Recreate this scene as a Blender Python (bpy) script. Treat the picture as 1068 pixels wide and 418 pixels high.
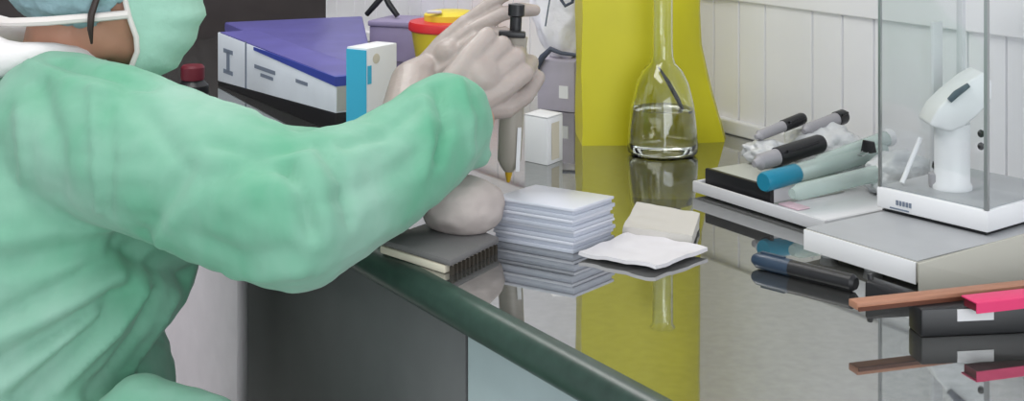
import bpy, bmesh, math, random
from mathutils import Vector, Matrix, noise
from mathutils.bvhtree import BVHTree

# ------------------------------------------------------------------ camera, world, light
for o in list(bpy.data.objects):
    bpy.data.objects.remove(o, do_unlink=True)
S = bpy.context.scene
COL = S.collection
FPX, W, H = 1450.0, 1068.0, 418.0
HORIZON, CAMZ, BENCH = -150.0, 1.35, 0.90          # horizon row, eye height, worktop height

cam_d = bpy.data.cameras.new('camera')
cam = bpy.data.objects.new('camera', cam_d); COL.objects.link(cam)
cam.location = (0, 0, CAMZ); cam.rotation_euler = (math.pi/2, 0, 0)
cam_d.sensor_width = 36.0; cam_d.lens = 36.0*FPX/W
cam_d.shift_y = -(H/2 - HORIZON)/W
cam_d.clip_start = 0.02
S.camera = cam

world = bpy.data.worlds.new('world'); S.world = world; world.use_nodes = True
bg = world.node_tree.nodes['Background']
bg.inputs[0].default_value = (0.90, 0.95, 1.0, 1); bg.inputs[1].default_value = 1.0

def area(name, loc, sx, sy, power, rot=(0, 0, 0), col=(1, 1, 1)):
    l = bpy.data.lights.new(name, 'AREA'); l.shape = 'RECTANGLE'; l.size = sx; l.size_y = sy
    l.energy = power; l.color = col
    o = bpy.data.objects.new(name, l); COL.objects.link(o); o.location = loc; o.rotation_euler = rot
    return o
area('ceiling_lamp_near', (-0.55, 1.0, 2.62), 1.6, 0.6, 18, (0, 0, math.radians(-58)), (1.0, 0.99, 0.97))
area('ceiling_lamp_far', (-0.9, 2.9, 2.62), 1.6, 0.6, 30, (0, 0, math.radians(-58)), (1.0, 0.99, 0.97))
area('fill_light', (0.9, -0.9, 1.45), 1.8, 1.3, 26, (math.radians(76), 0, math.radians(25)), (0.93, 0.97, 1.0))  # added fill light from the camera side, brightens the shaded cabinet fronts

vs = S.view_settings
vs.view_transform = 'Standard'; vs.look = 'None'; vs.gamma = 1.0; vs.use_curve_mapping = False
vs.exposure = 0.0

# ------------------------------------------------------------------ helpers
def at(px, py, Y):                       # point seen at (px,py) standing Y metres away
    return Vector(((px-W/2)*Y/FPX, Y, CAMZ-(py-HORIZON)*Y/FPX))
def on(px, py, z=BENCH):                 # point seen at (px,py) lying at height z
    return at(px, py, FPX*(CAMZ-z)/(py-HORIZON))
U = Vector((-0.529, 0.8486, 0)); N = Vector((0.8486, 0.529, 0))    # along the bench, towards the wall
def room(s, n, z): return U*s + N*n + Vector((0, 0, z))
def lin(c): return c/12.92 if c <= 0.04045 else ((c+0.055)/1.055)**2.4
def rgb(r, g, b): return (lin(r/255), lin(g/255), lin(b/255), 1.0)

def mat(name, col, rough=0.5, metal=0.0, ior=1.45, trans=0.0, var=0.0, vscale=20.0, bump=0.0, bscale=60.0, coat=0.0, sheen=0.0, sss=0.0, stretch=None):
    m = bpy.data.materials.new(name); m.use_nodes = True
    nt = m.node_tree; p = nt.nodes['Principled BSDF']
    p.inputs['Base Color'].default_value = col
    p.inputs['Roughness'].default_value = rough; p.inputs['Metallic'].default_value = metal
    p.inputs['IOR'].default_value = ior; p.inputs['Transmission Weight'].default_value = trans
    p.inputs['Coat Weight'].default_value = coat; p.inputs['Sheen Weight'].default_value = sheen
    if sss:
        p.inputs['Subsurface Weight'].default_value = sss; p.inputs['Subsurface Scale'].default_value = 0.01
    tc = nt.nodes.new('ShaderNodeTexCoord'); src = tc.outputs['Object']
    if stretch:
        mp = nt.nodes.new('ShaderNodeMapping'); mp.inputs['Scale'].default_value = stretch
        nt.links.new(src, mp.inputs[0]); src = mp.outputs[0]
    if var:
        n = nt.nodes.new('ShaderNodeTexNoise'); n.inputs['Scale'].default_value = vscale; n.inputs['Detail'].default_value = 4
        nt.links.new(src, n.inputs['Vector'])
        r = nt.nodes.new('ShaderNodeValToRGB')
        r.color_ramp.elements[0].position = 0.3; r.color_ramp.elements[1].position = 0.7
        r.color_ramp.elements[0].color = tuple(c*(1-var) for c in col[:3]) + (1,)
        r.color_ramp.elements[1].color = tuple(min(1, c*(1+var)) for c in col[:3]) + (1,)
        nt.links.new(n.outputs['Fac'], r.inputs[0]); nt.links.new(r.outputs[0], p.inputs['Base Color'])
    if bump:
        n2 = nt.nodes.new('ShaderNodeTexNoise'); n2.inputs['Scale'].default_value = bscale; n2.inputs['Detail'].default_value = 3
        nt.links.new(src, n2.inputs['Vector'])
        b = nt.nodes.new('ShaderNodeBump'); b.inputs['Strength'].default_value = bump; b.inputs['Distance'].default_value = 0.004
        nt.links.new(n2.outputs['Fac'], b.inputs['Height']); nt.links.new(b.outputs[0], p.inputs['Normal'])
    return m

def pane_mat(name, tint, refl=0.12, fac=None):
    m = bpy.data.materials.new(name); m.use_nodes = True; nt = m.node_tree
    nt.nodes.remove(nt.nodes['Principled BSDF'])
    out = nt.nodes['Material Output']
    t = nt.nodes.new('ShaderNodeBsdfTransparent'); t.inputs[0].default_value = tint
    g = nt.nodes.new('ShaderNodeBsdfGlossy'); g.inputs['Roughness'].default_value = 0.05
    mx = nt.nodes.new('ShaderNodeMixShader')
    if fac is None: mx.inputs[0].default_value = 0.07
    else:
        mx.inputs[0].default_value = fac
        g = nt.nodes.new('ShaderNodeBsdfPrincipled'); g.inputs['Base Color'].default_value = tint; g.inputs['Roughness'].default_value = 0.2
    nt.links.new(t.outputs[0], mx.inputs[1]); nt.links.new(g.outputs[0], mx.inputs[2])
    nt.links.new(mx.outputs[0], out.inputs[0])
    return m

class MB:
    """collects shapes and links them as one mesh object"""
    def __init__(s): s.bm = bmesh.new()
    def box(s, c, size, rz=0.0, rot=None, bevel=0.0, seg=2):
        t = bmesh.new(); bmesh.ops.create_cube(t, size=1.0)
        bmesh.ops.scale(t, vec=size, verts=t.verts)
        if bevel: bmesh.ops.bevel(t, geom=t.edges[:], offset=bevel, segments=seg, affect='EDGES', profile=0.5)
        M = Matrix.Translation(c) @ (rot.to_4x4() if rot else Matrix.Rotation(rz, 4, 'Z'))
        return s._add(t, M)
    def _add(s, t, M=None):
        if M is not None: t.transform(M)
        me = bpy.data.meshes.new('tmp'); t.to_mesh(me); t.free(); s.bm.from_mesh(me); bpy.data.meshes.remove(me); return s
    def prism(s, pts, z0, z1, bevel=0.0, seg=2):
        t = bmesh.new()
        a = [t.verts.new((p[0], p[1], z0)) for p in pts]; b = [t.verts.new((p[0], p[1], z1)) for p in pts]
        n = len(pts); t.faces.new(a[::-1]); t.faces.new(b)
        for i in range(n): t.faces.new((a[i], a[(i+1) % n], b[(i+1) % n], b[i]))
        bmesh.ops.recalc_face_normals(t, faces=t.faces[:])
        if bevel: bmesh.ops.bevel(t, geom=t.edges[:], offset=bevel, segments=seg, affect='EDGES', profile=0.5)
        return s._add(t)
    def hull(s, pts, bevel=0.0):
        t = bmesh.new(); vs_ = [t.verts.new(p) for p in pts]
        bmesh.ops.convex_hull(t, input=vs_)
        bmesh.ops.dissolve_limit(t, angle_limit=0.02, verts=t.verts[:], edges=t.edges[:])
        bmesh.ops.recalc_face_normals(t, faces=t.faces[:])
        if bevel: bmesh.ops.bevel(t, geom=t.edges[:], offset=bevel, segments=2, affect='EDGES', profile=0.5)
        return s._add(t)
    def lathe(s, prof, seg=32, M=None, close=False):
        t = bmesh.new(); rings = []
        for r, z in prof:
            if r < 1e-6: rings.append([t.verts.new((0, 0, z))])
            else: rings.append([t.verts.new((r*math.cos(2*math.pi*i/seg), r*math.sin(2*math.pi*i/seg), z)) for i in range(seg)])
        for a, b in zip(rings[:-1], rings[1:]):
            for i in range(seg):
                j = (i+1) % seg
                if len(a) == 1 and len(b) == 1: continue
                if len(a) == 1: t.faces.new((a[0], b[j], b[i]))
                elif len(b) == 1: t.faces.new((a[i], a[j], b[0]))
                else: t.faces.new((a[i], a[j], b[j], b[i]))
        bmesh.ops.recalc_face_normals(t, faces=t.faces[:])
        return s._add(t, M)
    def tube(s, pts, rad, seg=12, flat=1.0):
        pts = [Vector(p) for p in pts]; n = len(pts)
        if not isinstance(rad, (list, tuple)): rad = [rad]*n
        t = bmesh.new(); rings = []
        ref = Vector((0, 0, 1)); d0 = (pts[1]-pts[0]).normalized()
        if abs(d0.dot(ref)) > 0.9: ref = Vector((1, 0, 0))
        for i, p in enumerate(pts):
            d = (pts[min(i+1, n-1)]-pts[max(i-1, 0)]).normalized()
            x = (ref - d*ref.dot(d)).normalized(); y = d.cross(x); ref = x
            rings.append([t.verts.new(p + rad[i]*(x*math.cos(2*math.pi*k/seg)*flat + y*math.sin(2*math.pi*k/seg))) for k in range(seg)])
        for a, b in zip(rings[:-1], rings[1:]):
            for k in range(seg): t.faces.new((a[k], a[(k+1) % seg], b[(k+1) % seg], b[k]))
        t.faces.new(rings[0][::-1]); t.faces.new(rings[-1])
        bmesh.ops.recalc_face_normals(t, faces=t.faces[:])
        return s._add(t)
    def ball(s, c, r, rot=None, sub=3):
        t = bmesh.new(); bmesh.ops.create_icosphere(t, subdivisions=sub, radius=1.0)
        if not isinstance(r, (tuple, list)): r = (r, r, r)
        bmesh.ops.scale(t, vec=r, verts=t.verts)
        return s._add(t, Matrix.Translation(c) @ (rot.to_4x4() if rot else Matrix.Identity(4)))
    def chain(s, nodes, sub=2, step=0.35):                 # swept spheres along a tapering limb, for remeshing
        for (p, r), (q, r2) in zip(nodes[:-1], nodes[1:]):
            p = Vector(p); q = Vector(q); L = (q-p).length
            k = max(2, int(L/(step*min(r, r2)))+1)
            for i in range(k+1):
                f = i/k; s.ball(p.lerp(q, f), r+(r2-r)*f, sub=sub)
        return s
    def build(s, name, m, parent=None, smooth=True, angle=35):
        me = bpy.data.meshes.new(name); s.bm.to_mesh(me); s.bm.free()
        return link(name, me, m, parent, smooth, angle)

def link(name, me, m, parent=None, smooth=True, angle=35):
    if smooth:
        me.polygons.foreach_set('use_smooth', [True]*len(me.polygons))
        try: me.set_sharp_from_angle(angle=math.radians(angle))
        except Exception: pass
    o = bpy.data.objects.new(name, me); COL.objects.link(o)
    if m: me.materials.append(m)
    if parent: o.parent = parent
    return o

def remesh(mb, voxel, smooth_it=4, origin=None):
    """union of the collected shapes as one continuous surface"""
    o = mb.build('tmp', None, smooth=False)
    md = o.modifiers.new('r', 'REMESH'); md.mode = 'VOXEL'; md.voxel_size = voxel
    if smooth_it:
        sm = o.modifiers.new('s', 'SMOOTH'); sm.iterations = smooth_it; sm.factor = 0.5
    dg = bpy.context.evaluated_depsgraph_get(); dg.update()
    me = bpy.data.meshes.new_from_object(o.evaluated_get(dg))
    bpy.data.objects.remove(o, do_unlink=True)
    if origin is not None: me.transform(Matrix.Translation(-Vector(origin)))
    return me

def tag(o, label, cat, group=None, kind=None):
    o['label'] = label; o['category'] = cat
    if group: o['group'] = group
    if kind: o['kind'] = kind
    return o
def thing(name, label, cat, loc, rz=0.0, group=None):
    o = bpy.data.objects.new(name, None); COL.objects.link(o); o.empty_display_size = 0.05
    o.location = loc; o.rotation_euler = (0, 0, rz)
    return tag(o, label, cat, group)
def struct(o): o['kind'] = 'structure'; return o
def ang(v): return math.atan2(v[1], v[0])
def align(d, roll_ref=Vector((0, 0, 1))):      # rotation taking +Z to d
    return Vector((0, 0, 1)).rotation_difference(Vector(d).normalized()).to_matrix()

# ------------------------------------------------------------------ materials
M_wall = mat('white_panel', rgb(232, 231, 234), 0.45, var=0.03, vscale=6)
M_trim = mat('white_trim', rgb(202, 202, 205), 0.4)
M_dark = mat('dark_cupboard', rgb(52, 46, 46), 0.5, var=0.1)
M_floor = mat('grey_vinyl', rgb(196, 194, 190), 0.5, var=0.06, vscale=30)
M_ceil = mat('ceiling_white', rgb(225, 225, 225), 0.8)
M_stone = mat('polished_stone', rgb(172, 173, 171), 0.03, metal=0.93, ior=1.7, var=0.08, vscale=90)
M_edge = mat('green_black_edge', rgb(44, 62, 55), 0.34, ior=1.5, var=0.2, vscale=60)
M_cabdark = mat('dark_grey_laminate', rgb(96, 97, 97), 0.5, var=0.05, stretch=(1, 40, 1))
M_cablight = mat('pale_blue_laminate', rgb(176, 190, 192), 0.45, var=0.03, stretch=(1, 30, 1))
M_cabwhite = mat('pinkish_white_laminate', rgb(236, 226, 231), 0.45, var=0.04, stretch=(1, 40, 1))
M_charcoal = mat('plain_dark_grey', rgb(45, 48, 50), 0.6)  # one plain dark grey for cabinet carcass, flask blade and weight knob
M_steel = mat('steel', rgb(170, 172, 172), 0.3, metal=1.0)
M_gown = mat('green_nonwoven', rgb(122, 188, 156), 0.8, var=0.1, vscale=7, bump=0.9, bscale=18, sheen=0.15, stretch=(1, 1, 0.6))
for nd in M_gown.node_tree.nodes:
    if nd.type == 'VALTORGB':
        nd.color_ramp.elements[0].color = rgb(84, 158, 124); nd.color_ramp.elements[1].color = rgb(142, 180, 163)
M_collar = mat('white_nonwoven', rgb(226, 222, 222), 0.8, bump=0.4, bscale=70)
M_skin = mat('skin', rgb(188, 138, 115), 0.5, var=0.06, vscale=30, sss=0.1)
M_cap = mat('bluegrey_cap', rgb(142, 172, 178), 0.8, var=0.14, vscale=45, bump=0.6, bscale=70)
M_mask = mat('mask_green', rgb(160, 203, 184), 0.8, var=0.06, bump=0.3, bscale=90)
M_maskedge = mat('mask_edge', rgb(222, 214, 210), 0.8)
M_hair = mat('dark_hair', rgb(48, 34, 30), 0.5)
M_latex = mat('latex', rgb(168, 156, 150), 0.42, var=0.06, vscale=35, bump=0.25, bscale=70, sss=0.08)
M_trouser = mat('white_trouser', rgb(200, 200, 205), 0.8)
M_yellow = mat('yellow_plastic', rgb(196, 188, 20), 0.42, var=0.05, vscale=8)
M_yellow2 = mat('yellow_tub', rgb(226, 205, 60), 0.4)
M_red = mat('red_lid', rgb(206, 45, 48), 0.4)
M_glass = mat('clear_glass', (0.96, 0.985, 0.97, 1), 0.0, ior=1.47, trans=1.0)
M_pane = pane_mat('pane_glass', (0.975, 0.985, 0.985, 1))
M_white = mat('white_plastic', rgb(228, 228, 230), 0.35)
M_offwhite = mat('offwhite_plastic', rgb(212, 212, 214), 0.4)
M_greytop = mat('grey_enamel', rgb(165, 167, 170), 0.35, var=0.05)
M_beige = mat('beige_enamel', rgb(168, 166, 156), 0.5)
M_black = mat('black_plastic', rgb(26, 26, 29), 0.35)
M_purple = mat('purple_film', rgb(94, 90, 156), 0.4, var=0.12, vscale=12)
M_blue = mat('deep_blue', rgb(56, 72, 160), 0.4)
M_cardw = mat('white_card', rgb(218, 224, 232), 0.6, var=0.03)
M_cardg = mat('grey_card', rgb(168, 172, 168), 0.6)
M_ink = mat('grey_ink', rgb(112, 122, 138), 0.6)
M_inkd = mat('dark_ink', rgb(70, 76, 92), 0.6)
M_cyan = mat('cyan_card', rgb(60, 178, 214), 0.5)
M_teal = mat('teal_plastic', rgb(20, 122, 150), 0.35)
M_paper = mat('white_paper', rgb(206, 203, 206), 0.7, var=0.03)
M_plate = mat('plate_plastic', rgb(180, 184, 196), 0.3)
M_grey = mat('grey_plastic', rgb(150, 148, 152), 0.45, var=0.05)
M_violet = mat('violet_grey', rgb(150, 140, 172), 0.5, var=0.06)
M_lav = mat('lavender_card', rgb(176, 170, 184), 0.5, var=0.08)
M_pad = mat('dark_grey_pad', rgb(104, 102, 102), 0.8, var=0.06, bump=0.3)
M_towel = mat('beige_towel', rgb(172, 162, 158), 0.85, var=0.06, bump=0.2, bscale=60)
M_cream = mat('cream_edge', rgb(206, 198, 180), 0.6)
M_fringe = mat('dark_fringe', rgb(52, 46, 38), 0.7)
M_navy = mat('navy_plastic', rgb(40, 58, 78), 0.35)
M_wood = mat('brown_board', rgb(162, 114, 90), 0.5, var=0.1, stretch=(2, 30, 2))
M_pink = mat('pink_cover', rgb(214, 58, 108), 0.45)
M_darkred = mat('dark_red', rgb(98, 20, 36), 0.5)
M_tip = mat('yellow_tip', rgb(200, 160, 40), 0.35)
M_bag = pane_mat('clear_film', (0.86, 0.88, 0.88, 1), fac=0.42)
M_tubec = pane_mat('clear_tube', (0.70, 0.79, 0.76, 1), fac=0.4)

# ------------------------------------------------------------------ the room
WALL_N, EDGE_N, END_S = 1.50, 0.699, 3.32
def quad_slab(name, pts, thick, m):
    a = [Vector(p) for p in pts]; nrm = (a[1]-a[0]).cross(a[2]-a[0]).normalized()*thick
    return MB().hull(a + [p+nrm for p in a]).build(name, m, smooth=False)
S0, SX = -1.2, END_S
struct(MB().prism([room(S0, -1.5, 0), room(SX+0.1, -1.5, 0), room(SX+0.1, WALL_N+0.1, 0), room(S0, WALL_N+0.1, 0)], -0.05, 0.0).build('floor', M_floor, smooth=False))
struct(MB().prism([room(S0, -1.5, 0), room(SX+0.1, -1.5, 0), room(SX+0.1, WALL_N+0.1, 0), room(S0, WALL_N+0.1, 0)], 2.70, 2.75).build('ceiling', M_ceil, smooth=False))
# back wall: upright boards with fine grooves between them
prof = []; s = S0; k = 0
while s < SX+0.1:
    w = (0.105, 0.062, 0.062)[k % 3]; k += 1
    prof += [(s, WALL_N), (s+w-0.004, WALL_N), (s+w-0.003, WALL_N+0.004), (s+w-0.001, WALL_N+0.004)]
    s += w
prof += [(SX+0.1, WALL_N), (SX+0.1, WALL_N+0.1), (S0, WALL_N+0.1)]
struct(MB().prism([room(a, b, 0) for a, b in prof], 0.0, 2.70).build('wall_back', M_wall, smooth=False))
struct(MB().prism([room(SX, -1.5, 0), room(SX+0.1, -1.5, 0), room(SX+0.1, WALL_N, 0), room(SX, WALL_N, 0)], 0.0, 2.70).build('wall_left', M_dark, smooth=False))
rail = MB().prism([room(S0, WALL_N-0.006, 0), room(SX, WALL_N-0.006, 0), room(SX, WALL_N, 0), room(S0, WALL_N, 0)], 1.116, 2.0, bevel=0.002)
struct(rail.build('trim_1', M_wall, smooth=False))
struct(MB().prism([room(0.05, WALL_N-0.014, 0), room(SX-0.002, WALL_N-0.014, 0), room(SX-0.002, WALL_N, 0), room(0.05, WALL_N, 0)], BENCH+0.0005, BENCH+0.024, bevel=0.003).build('trim_2', M_wall, smooth=False))

# worktop with rounded polished front edge
wt = thing('worktop', 'long dark polished stone worktop with rounded green-black front edge', 'worktop', (0, 0, 0))
EW = 0.022
MB().prism([room(0.05, EDGE_N+EW, 0), room(SX-0.002, EDGE_N+EW, 0), room(SX-0.002, WALL_N-0.002, 0), room(0.05, WALL_N-0.002, 0)], BENCH-0.04, BENCH).build('slab', M_stone, wt, smooth=False)
t = bmesh.new(); sec = [(EW, 0.0), (0.018, -0.0003)] + [(0.018-0.018*math.sin(a), -0.020+0.0197*math.cos(a)) for a in [math.pi*k/16 for k in range(1, 16)]] + [(0.018, -0.04), (EW, -0.04)]
ra = [t.verts.new(room(0.05, EDGE_N+a, BENCH+z)) for a, z in sec]; rb_ = [t.verts.new(room(SX-0.002, EDGE_N+a, BENCH+z)) for a, z in sec]
for i in range(len(sec)-1): t.faces.new((ra[i], ra[i+1], rb_[i+1], rb_[i]))
t.faces.new(ra); t.faces.new(rb_[::-1]); bmesh.ops.recalc_face_normals(t, faces=t.faces[:])
mb = MB(); mb._add(t); mb.build('front_edge', M_edge, wt, angle=60)

def cabinet(label, s0, s1, m, frame=0.0):
    c = room(s0, EDGE_N+0.03, 0)
    t = thing('base_cabinet', label, 'cabinet', c, ang(U), 'base cabinets under the worktop')
    L = s1-s0
    # local x runs along the bench, local -y towards the wall
    MB().box((L/2, -0.30, 0.48), (L-0.004, 0.56, 0.756)).box((L/2, -0.28, 0.05), (L-0.004, 0.5, 0.10)).build('carcass', m if not frame else M_charcoal, t, smooth=False)
    d = MB().box((L/2-frame/2, -0.01, 0.478), (L-0.006-frame, 0.018, 0.745), bevel=0.0015).build('door', m, t)
    MB().tube([(0.10, 0.006, 0.25), (0.10, 0.022, 0.25), (0.10, 0.022, 0.37), (0.10, 0.006, 0.37)], 0.005).build('handle', M_steel, d)
    return t
SA, SB = 1.262, 1.925
cabinet('pale blue-grey base cabinet under the worktop, nearest the camera', 0.55, SA, M_cablight)
cabinet('dark grey base cabinet under the worktop, between the two pale ones', SA, SB, M_cabdark, frame=0.035)
cabinet('pinkish white base cabinet under the worktop, half hidden behind the green gown', SB, 2.6, M_cabwhite)

# ------------------------------------------------------------------ the person
HIP = Vector((-0.63, 1.70, 0.60))
person = thing('person', 'seated person in green gown, cap, mask and gloves reaching over the dark worktop', 'person', (HIP.x, HIP.y, 0))
O = Vector((HIP.x, HIP.y, 0))
sh_r = at(112, 136, 1.60); el_r = at(318, 224, 1.49); wr_r = at(494, 126, 1.68)
sh_l = at(150, 165, 1.88); el_l = at(424, 180, 1.72); wr_l = at(434, 90, 1.83)
neck = Vector((-0.575, 1.765, 1.062))
HC = at(112, -31, 1.77)                                            # middle of the head
HR = Matrix.Rotation(math.radians(4), 3, 'Z') @ Matrix.Rotation(math.radians(11), 3, 'Y')
def hd(x, y, z): return HC + HR @ Vector((x, y, z))
knee_r = Vector((-0.33, 1.44, 0.53)); knee_l = Vector((-0.28, 1.62, 0.53))
ank_r = Vector((-0.38, 1.42, 0.09)); ank_l = Vector((-0.36, 1.66, 0.09))
hip_r = HIP+Vector((0.0, -0.09, 0)); hip_l = HIP+Vector((0.0, 0.09, 0))

b = MB()
b.ball(hd(-0.012, 0, 0.025), (0.098, 0.077, 0.092), HR)            # cranium
b.ball(hd(0.028, 0, -0.03), (0.072, 0.066, 0.085), HR)             # face
b.ball(hd(0.045, 0, -0.078), (0.052, 0.052, 0.038), HR)            # jaw
b.ball(hd(0.074, 0, -0.098), (0.022, 0.024, 0.018), HR)            # chin
b.ball(hd(0.016, 0.04, -0.072), (0.04, 0.02, 0.035), HR).ball(hd(0.016, -0.04, -0.072), (0.04, 0.02, 0.035), HR)
b.chain([(hd(0.098, 0, 0.008), 0.009), (hd(0.116, 0, -0.03), 0.012)])                       # nose
b.ball(hd(0.10, 0.012, -0.033), 0.009).ball(hd(0.10, -0.012, -0.033), 0.009)
b.chain([(hd(0.092, -0.02, -0.066), 0.007), (hd(0.099, 0, -0.063), 0.008), (hd(0.092, 0.02, -0.066), 0.007)])
b.chain([(hd(0.090, -0.018, -0.076), 0.007), (hd(0.097, 0, -0.077), 0.008), (hd(0.090, 0.018, -0.076), 0.007)])
b.chain([(hd(0.084, -0.045, 0.022), 0.009), (hd(0.094, -0.02, 0.024), 0.009), (hd(0.094, 0.02, 0.024), 0.009), (hd(0.084, 0.045, 0.022), 0.009)])
for sg in (-1, 1):
    b.ball(hd(-0.005, sg*0.077, -0.018), (0.017, 0.008, 0.031), HR)  # ears
b.chain([(hd(-0.03, 0, -0.05), 0.056), (neck+Vector((0, 0, -0.01)), 0.058)])
b.chain([(neck, 0.07), (Vector((-0.57, 1.75, 0.95)), 0.10), (Vector((-0.60, 1.72, 0.75)), 0.105), (HIP, 0.11)])
for sh, el, wr in ((sh_r, el_r, wr_r), (sh_l, el_l, wr_l)):
    b.chain([(neck+Vector((0, 0, -0.05)), 0.05), (sh, 0.052), (el, 0.040), (wr, 0.027)])
for hp, kn, an in ((hip_r, knee_r, ank_r), (hip_l, knee_l, ank_l)):
    b.chain([(hp, 0.085), (kn, 0.055), (an, 0.036)])
body = link('body', remesh(b, 0.0055, 4, O), M_skin, person, angle=180)
for sg in (-1, 1):
    e = MB().ball(hd(0.083, sg*0.031, 0.006), 0.0115).build('eye', M_white, person)
    MB().ball(hd(0.0925, sg*0.0315, 0.006), (0.003, 0.0055, 0.0055), HR, 2).build('iris', M_hair, e)
    e.data.transform(Matrix.Translation(-O))
    for c in e.children: c.data.transform(Matrix.Translation(-O))

def pbuild(mb, name, m, parent=None, angle=40):
    mb.bm.transform(Matrix.Translation(-O)); return mb.build(name, m, parent or person, angle=angle)

# trousers and shoes under the gown
t = MB()
for hp, kn, an in ((hip_r, knee_r, ank_r), (hip_l, knee_l, ank_l)):
    t.chain([(hp, 0.10), (kn, 0.068), (an+Vector((0, 0, 0.02)), 0.055)])
link('trousers', remesh(t, 0.009, 4, O), M_trouser, person, angle=180)
for an in (ank_r, ank_l):
    s_ = MB(); s_.ball(an+Vector((-0.01, 0, -0.045)), (0.05, 0.042, 0.045)).ball(an+Vector((0.09, 0, -0.058)), (0.085, 0.044, 0.032))
    link('shoe', remesh(s_, 0.006, 3, O), M_white, person, angle=180)

# gown
g = MB()
def ring_loft(secs, n=28):
    """closed elliptical loft: (centre, rx, ry) from top to bottom"""
    t = bmesh.new(); rings = []
    for c, rx, ry in secs:
        rings.append([t.verts.new((c[0]+rx*math.cos(2*math.pi*i/n), c[1]+ry*math.sin(2*math.pi*i/n), c[2])) for i in range(n)])
    for a, b2 in zip(rings[:-1], rings[1:]):
        for i in range(n): t.faces.new((a[i], a[(i+1) % n], b2[(i+1) % n], b2[i]))
    t.faces.new(rings[0][::-1]); t.faces.new(rings[-1])
    bmesh.ops.recalc_face_normals(t, faces=t.faces[:]); g._add(t)
ring_loft([((-0.600, 1.765, 1.092), 0.070, 0.070), ((-0.600, 1.765, 1.066), 0.105, 0.115), ((-0.585, 1.755, 1.015), 0.150, 0.175),
           ((-0.57, 1.745, 0.95), 0.172, 0.200), ((-0.565, 1.73, 0.86), 0.178, 0.195), ((-0.575, 1.72, 0.80), 0.172, 0.19),
           ((-0.60, 1.715, 0.75), 0.165, 0.185), ((-0.60, 1.71, 0.70), 0.18, 0.20), ((-0.61, 1.70, 0.60), 0.20, 0.21), ((-0.63, 1.70, 0.45), 0.20, 0.20)])
g.chain([(sh_r+Vector((-0.07, 0.05, -0.005)), 0.090), (sh_r+Vector((0.0, 0.0, -0.01)), 0.092), (sh_r.lerp(el_r, 0.5)+Vector((0, 0, -0.008)), 0.088), (el_r+Vector((-0.012, 0, 0.0)), 0.082),
         (el_r.lerp(wr_r, 0.4), 0.069), (at(440, 150, 1.61), 0.063), (at(464, 128, 1.645), 0.058)], sub=3)
g.chain([(at(464, 135, 1.64), 0.05), (at(497, 160, 1.645), 0.018)], sub=3)
g.chain([(neck+Vector((0.02, 0.05, -0.10)), 0.07), (sh_l, 0.075), (sh_l.lerp(el_l, 0.5), 0.055), (el_l, 0.044), (el_l.lerp(wr_l, 0.6), 0.040)], sub=3)
g.chain([(hip_r+Vector((0, 0, 0.0)), 0.125), (hip_r.lerp(knee_r, 0.75)+Vector((0, 0, 0.0)), 0.10), (knee_r, 0.085), (knee_r.lerp(ank_r, 0.6), 0.085)])
g.chain([(hip_l, 0.125), (knee_l, 0.085), (knee_l.lerp(ank_l, 0.6), 0.085)])
g.chain([(Vector((-0.50, 1.60, 0.645)), 0.055), (at(150, 432, 1.55), 0.042), (at(222, 440, 1.53), 0.030)])
g.chain([(at(222, 442, 1.53), 0.030), (Vector((-0.345, 1.49, 0.63)), 0.065), (knee_r, 0.085)])
g.chain([(at(150, 432, 1.55), 0.045), (hip_r.lerp(knee_r, 0.5)+Vector((0, 0, 0.02)), 0.10)])         # cloth bunched on the lap
gm = remesh(g, 0.0062, 8)
# folds pressed into the cloth: strokes found on the surface, then pushed in or out
bv = BVHTree.FromPolygons([v.co.copy() for v in gm.vertices], [tuple(p.vertices) for p in gm.polygons])
def hit(px, py):
    d = (at(px, py, 1.0)-Vector((0, 0, CAMZ))).normalized()
    h = bv.ray_cast(Vector((0, 0, CAMZ)), d)
    return h[0]
STROKES = [  # (points, width, depth)   depth < 0 presses in
    ([(0, 330), (60, 300), (128, 262)], .010, -.011), ([(0, 352), (70, 322), (135, 282)], .011, .010),
    ([(0, 378), (70, 338), (128, 300)], .010, -.012), ([(20, 412), (90, 352), (142, 296)], .011, -.012),
    ([(0, 405), (50, 370), (110, 322)], .010, .010), ([(60, 405), (120, 345), (156, 296)], .010, .010),
    ([(95, 410), (140, 350), (168, 300)], .010, -.010), ([(135, 385), (165, 340), (185, 305)], .010, .008),
    ([(150, 384), (172, 350), (196, 312)], .008, -.007), ([(10, 275), (70, 262), (130, 250)], .012, -.009),
    ([(0, 250), (60, 240), (120, 238)], .012, .007), ([(128, 255), (170, 278), (210, 296)], .012, -.016),
    ([(140, 262), (165, 215), (200, 170)], .012, -.008), ([(155, 268), (185, 225), (222, 190)], .011, .006),
    ([(215, 190), (255, 170), (300, 172)], .012, -.007), ([(225, 150), (270, 160), (325, 150)], .009, -.007),
    ([(240, 215), (280, 195), (320, 200)], .014, .006), ([(300, 172), (316, 205), (326, 248)], .009, -.011),
    ([(320, 160), (338, 200), (345, 250)], .011, .004), ([(335, 150), (362, 190), (366, 235)], .009, -.008),
    ([(360, 150), (400, 140), (440, 108)], .009, -.006), ([(352, 210), (395, 190), (440, 160)], .011, -.006),
    ([(456, 92), (466, 130), (456, 172)], .007, -.010), ([(440, 105), (448, 150), (440, 190)], .008, .006),
    ([(478, 85), (490, 125), (492, 165)], .007, .005), ([(98, 95), (101, 160), (103, 232)], .006, .006),
    ([(112, 100), (114, 165), (112, 235)], .007, -.005), ([(40, 90), (60, 150), (62, 215)], .014, -.008),
    ([(20, 120), (28, 180), (20, 235)], .014, .007), ([(130, 90), (160, 130), (185, 165)], .012, -.007),
    ([(60, 62), (110, 74), (165, 90)], .010, -.008), ([(30, 66), (70, 84), (120, 98)], .010, .006),
    ([(205, 250), (250, 268), (310, 262)], .013, -.007), ([(225, 285), (270, 290), (320, 284)], .010, .005),
]
SEG = []
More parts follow.
